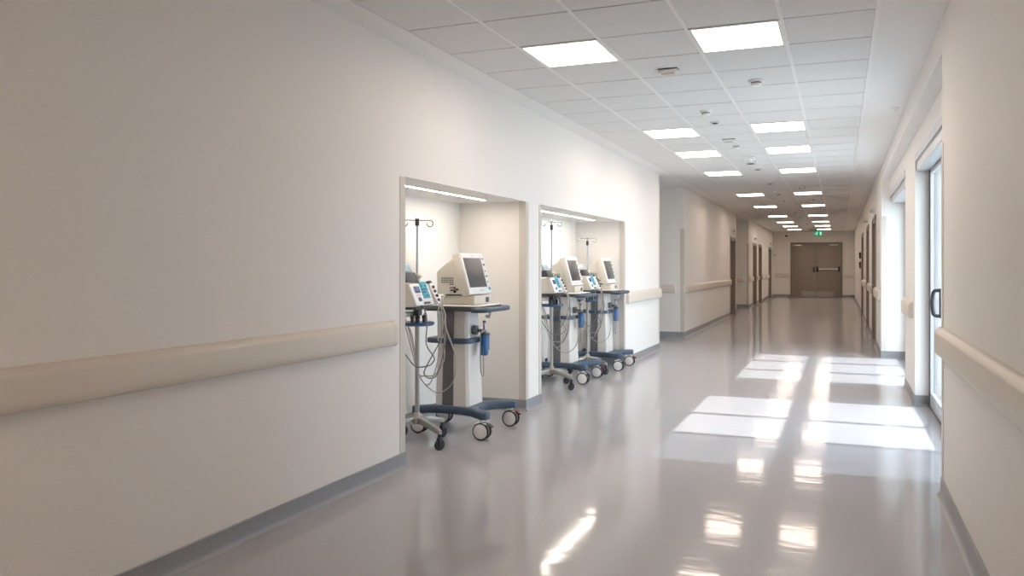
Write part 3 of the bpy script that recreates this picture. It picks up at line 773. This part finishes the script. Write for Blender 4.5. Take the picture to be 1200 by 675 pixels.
def make_pump(link_end=None):
    o = empty('infusion_pump', (0, 0, 0))
    # local z=0 is the plate's top; x forward
    hb = MB()
    hb.prism([(.024, .0), (.118, .0), (.126, .012), (.060, .175), (.024, .190)], 'y', -.235, .040, bevel=.006)
    hb.prism([(-.12, .0), (.03, .0), (.03, .188), (-.10, .165), (-.12, .15)], 'y', -.235, -.030, bevel=.006)
    b = hb.build('housing', M['cream'], o)
    tilt = math.atan2(.066, .163); R = Matrix.Translation((.126, 0, .012)) @ Matrix.Rotation(-tilt, 4, 'Y')
    def tb(name, mat, par, boxes):
        mb = MB()
        for x0, x1, y0, y1, z0, z1, bev in boxes:
            b2 = MB(); b2.box(x0, x1, y0, y1, z0, z1, bev)
            me = bpy.data.meshes.new('tmp'); b2.bm.transform(R); b2.bm.to_mesh(me); b2.bm.free(); mb.bm.from_mesh(me); bpy.data.meshes.remove(me)
        return mb.build(name, mat, par)
    fp = tb('front_panel', M['white'], o, [(-.004, .012, -.238, .043, -.004, .180, .005)])
    tb('display', M['bluescreen'], fp, [(.0115, .0145, -.195, -.115, .100, .155, .001), (.0115, .0145, -.180, -.135, .030, .062, .001)])
    tb('display_label', M['trim_metal'], fp, [(.0115, .0135, -.190, -.120, .070, .088, .001)])
    tb('keypad', M['teal'], fp, [(.0115, .0170, -.098, .010, .050, .192, .004)])
    tb('key_block', M['shelfblue'], fp, [(.0168, .0190, -.088+.032*(k % 3), -.070+.032*(k % 3), .065+.028*(k//3), .080+.028*(k//3), .001) for k in range(12) if k % 5])
    tb('front_socket', M['dark'], fp, [(.0115, .022, -.12, -.03, .004, .020, .003)])
    # upper module: dark block with a pale display head
    um = MB(); um.prism([(.052, .1915), (-.085, .1905), (-.125, .255), (.015, .272)], 'y', -.235, -.055, bevel=.006); u = um.build('upper_module', M['dark'], o)
    hd = MB(); hd.prism([(.010, .274), (-.120, .262), (-.135, .325), (-.030, .342)], 'y', -.230, -.075, bevel=.008); hh = hd.build('display_head', M['trim_metal'], u)
    dd = MB(); dd.prism([(.004, .279), (.009, .281), (-.026, .336), (-.031, .334)], 'y', -.215, -.090); dd.build('head_display', M['pale_display'], hh)
    # probe holder leaning beside the panel
    pr = MB(); pr.prism([(.02, .180), (.075, .190), (.165, .015), (.105, .0)], 'y', .062, .110, bevel=.010); ph = pr.build('probe_holder', M['white'], o)
    MB().prism([(.012, .178), (.068, .205), (.082, .178), (.03, .158)], 'y', .060, .112, bevel=.008).build('holder_cap', M['blue'], ph)
    ob = MB()
    for x, z in ((.10, .15), (.115, .115), (.135, .08), (.15, .045)): ob.ball((x, .085, z), .014)
    ob.build('probe_plug', M['dark'], ph)
    for i, c in enumerate(CABLES):
        MB().tube([(x, y, z-1.108) for x, y, z in c], .0050, 8, 7).build('cable', M['cable'] if i % 2 else M['cable_light'], o)
    return o

places = [  # cart x, y, stand x, y, pole height, knob z
    ((-3.085, 6.04), (-3.237, 5.50), 1.815, 1.76),
    ((-3.232, 9.14), (-3.225, 8.585), 1.965, 1.86),
    ((-3.150, 10.44), (-3.215, 9.94), 1.81, 1.71)]
cart0, mon0, can0, pump0 = make_cart(), make_monitor(), make_canister(), make_pump()
wh = [('the first niche', 'alone in the first niche', 'in the first niche'),
      ('middle', 'nearer of two in the second niche', 'first of two in the second niche'),
      ('far', 'further of two in the second niche', 'second of two in the second niche')]
for i, (c, s, hgt, kz) in enumerate(places):
    cart = cart0 if i == 0 else copy_tree(cart0)
    cart.location = (c[0], c[1], 0)
    tag(cart, 'blue based cart with pale column, '+wh[i][1], 'cart', 'equipment carts')
    mo = mon0 if i == 0 else copy_tree(mon0)
    mo.location = (c[0]+.0, c[1]+.085, 1.0975)
    tag(mo, 'cream boxy monitor on cart, '+wh[i][1], 'monitor', 'monitors on carts')
    ca = can0 if i == 0 else copy_tree(can0)
    ca.location = (c[0]+.178, c[1]+.035, .655)
    tag(ca, 'blue suction bottle on the cart '+wh[i][2], 'canister', 'blue suction bottles')
    st = make_stand(hgt, kz); st.location = (s[0], s[1], 0)
    tag(st, 'grey wheeled drip stand, '+wh[i][1], 'drip stand', 'drip stands')
    pu = pump0 if i == 0 else copy_tree(pump0)
    pu.location = (s[0], s[1], 1.110)
    tag(pu, 'tilted pump with teal keypad, '+wh[i][1], 'infusion pump', 'infusion pumps')
# white lead looping up into the first monitor's flank
ox, oy, oz = mon0.location
MB().tube([(x-ox, y-oy, z-oz) for x, y, z in ((-3.173, 5.735, .80), (-3.175, 5.738, .95), (-3.172, 5.738, 1.07), (-3.150, 5.79, 1.177), (-3.130, 5.86, 1.232), (-3.118, 5.925, 1.236))], .0065, 8, 7).build('signal_cable', M['cable_light'], mon0)

# ------------------------------------------------------------------ light
sd = bpy.data.lights.new('sun', 'SUN'); sd.energy = 6.8; sd.angle = math.radians(.53); sd.color = (1.0, .985, .975)
so = bpy.data.objects.new('sun', sd); COL.objects.link(so)
so.rotation_euler = Vector((-1, .0, -1.05)).to_track_quat('-Z', 'Y').to_euler(); so.location = (6, 9, 6)
w = bpy.data.worlds.new('sky'); sc.world = w; w.use_nodes = True
nt = w.node_tree; bg = nt.nodes['Background']
bg.inputs['Color'].default_value = (.74, .86, 1.0, 1); bg.inputs['Strength'].default_value = 7.5

# ------------------------------------------------------------------ camera
cd = bpy.data.cameras.new('camera'); cam = bpy.data.objects.new('camera', cd); COL.objects.link(cam)
cam.location = (0, 0, EYE); cam.rotation_euler = (PI/2, 0, .3538)
cd.sensor_width = 36; cd.lens = 902.44/1200*36
cd.shift_x = -(651.37-600)/1200; cd.shift_y = -(337.5-311.2)/1200
cd.clip_start = .05; cd.clip_end = 200
sc.camera = cam

vs = sc.view_settings
vs.view_transform = 'Standard'; vs.look = 'None'; vs.gamma = 1; vs.exposure = 0.24; vs.use_curve_mapping = False
cy = sc.cycles
cy.use_denoising = True; cy.max_bounces = 10; cy.diffuse_bounces = 6; cy.glossy_bounces = 4; cy.transparent_max_bounces = 12
cy.sample_clamp_indirect = 8; cy.caustics_reflective = False; cy.caustics_refractive = False
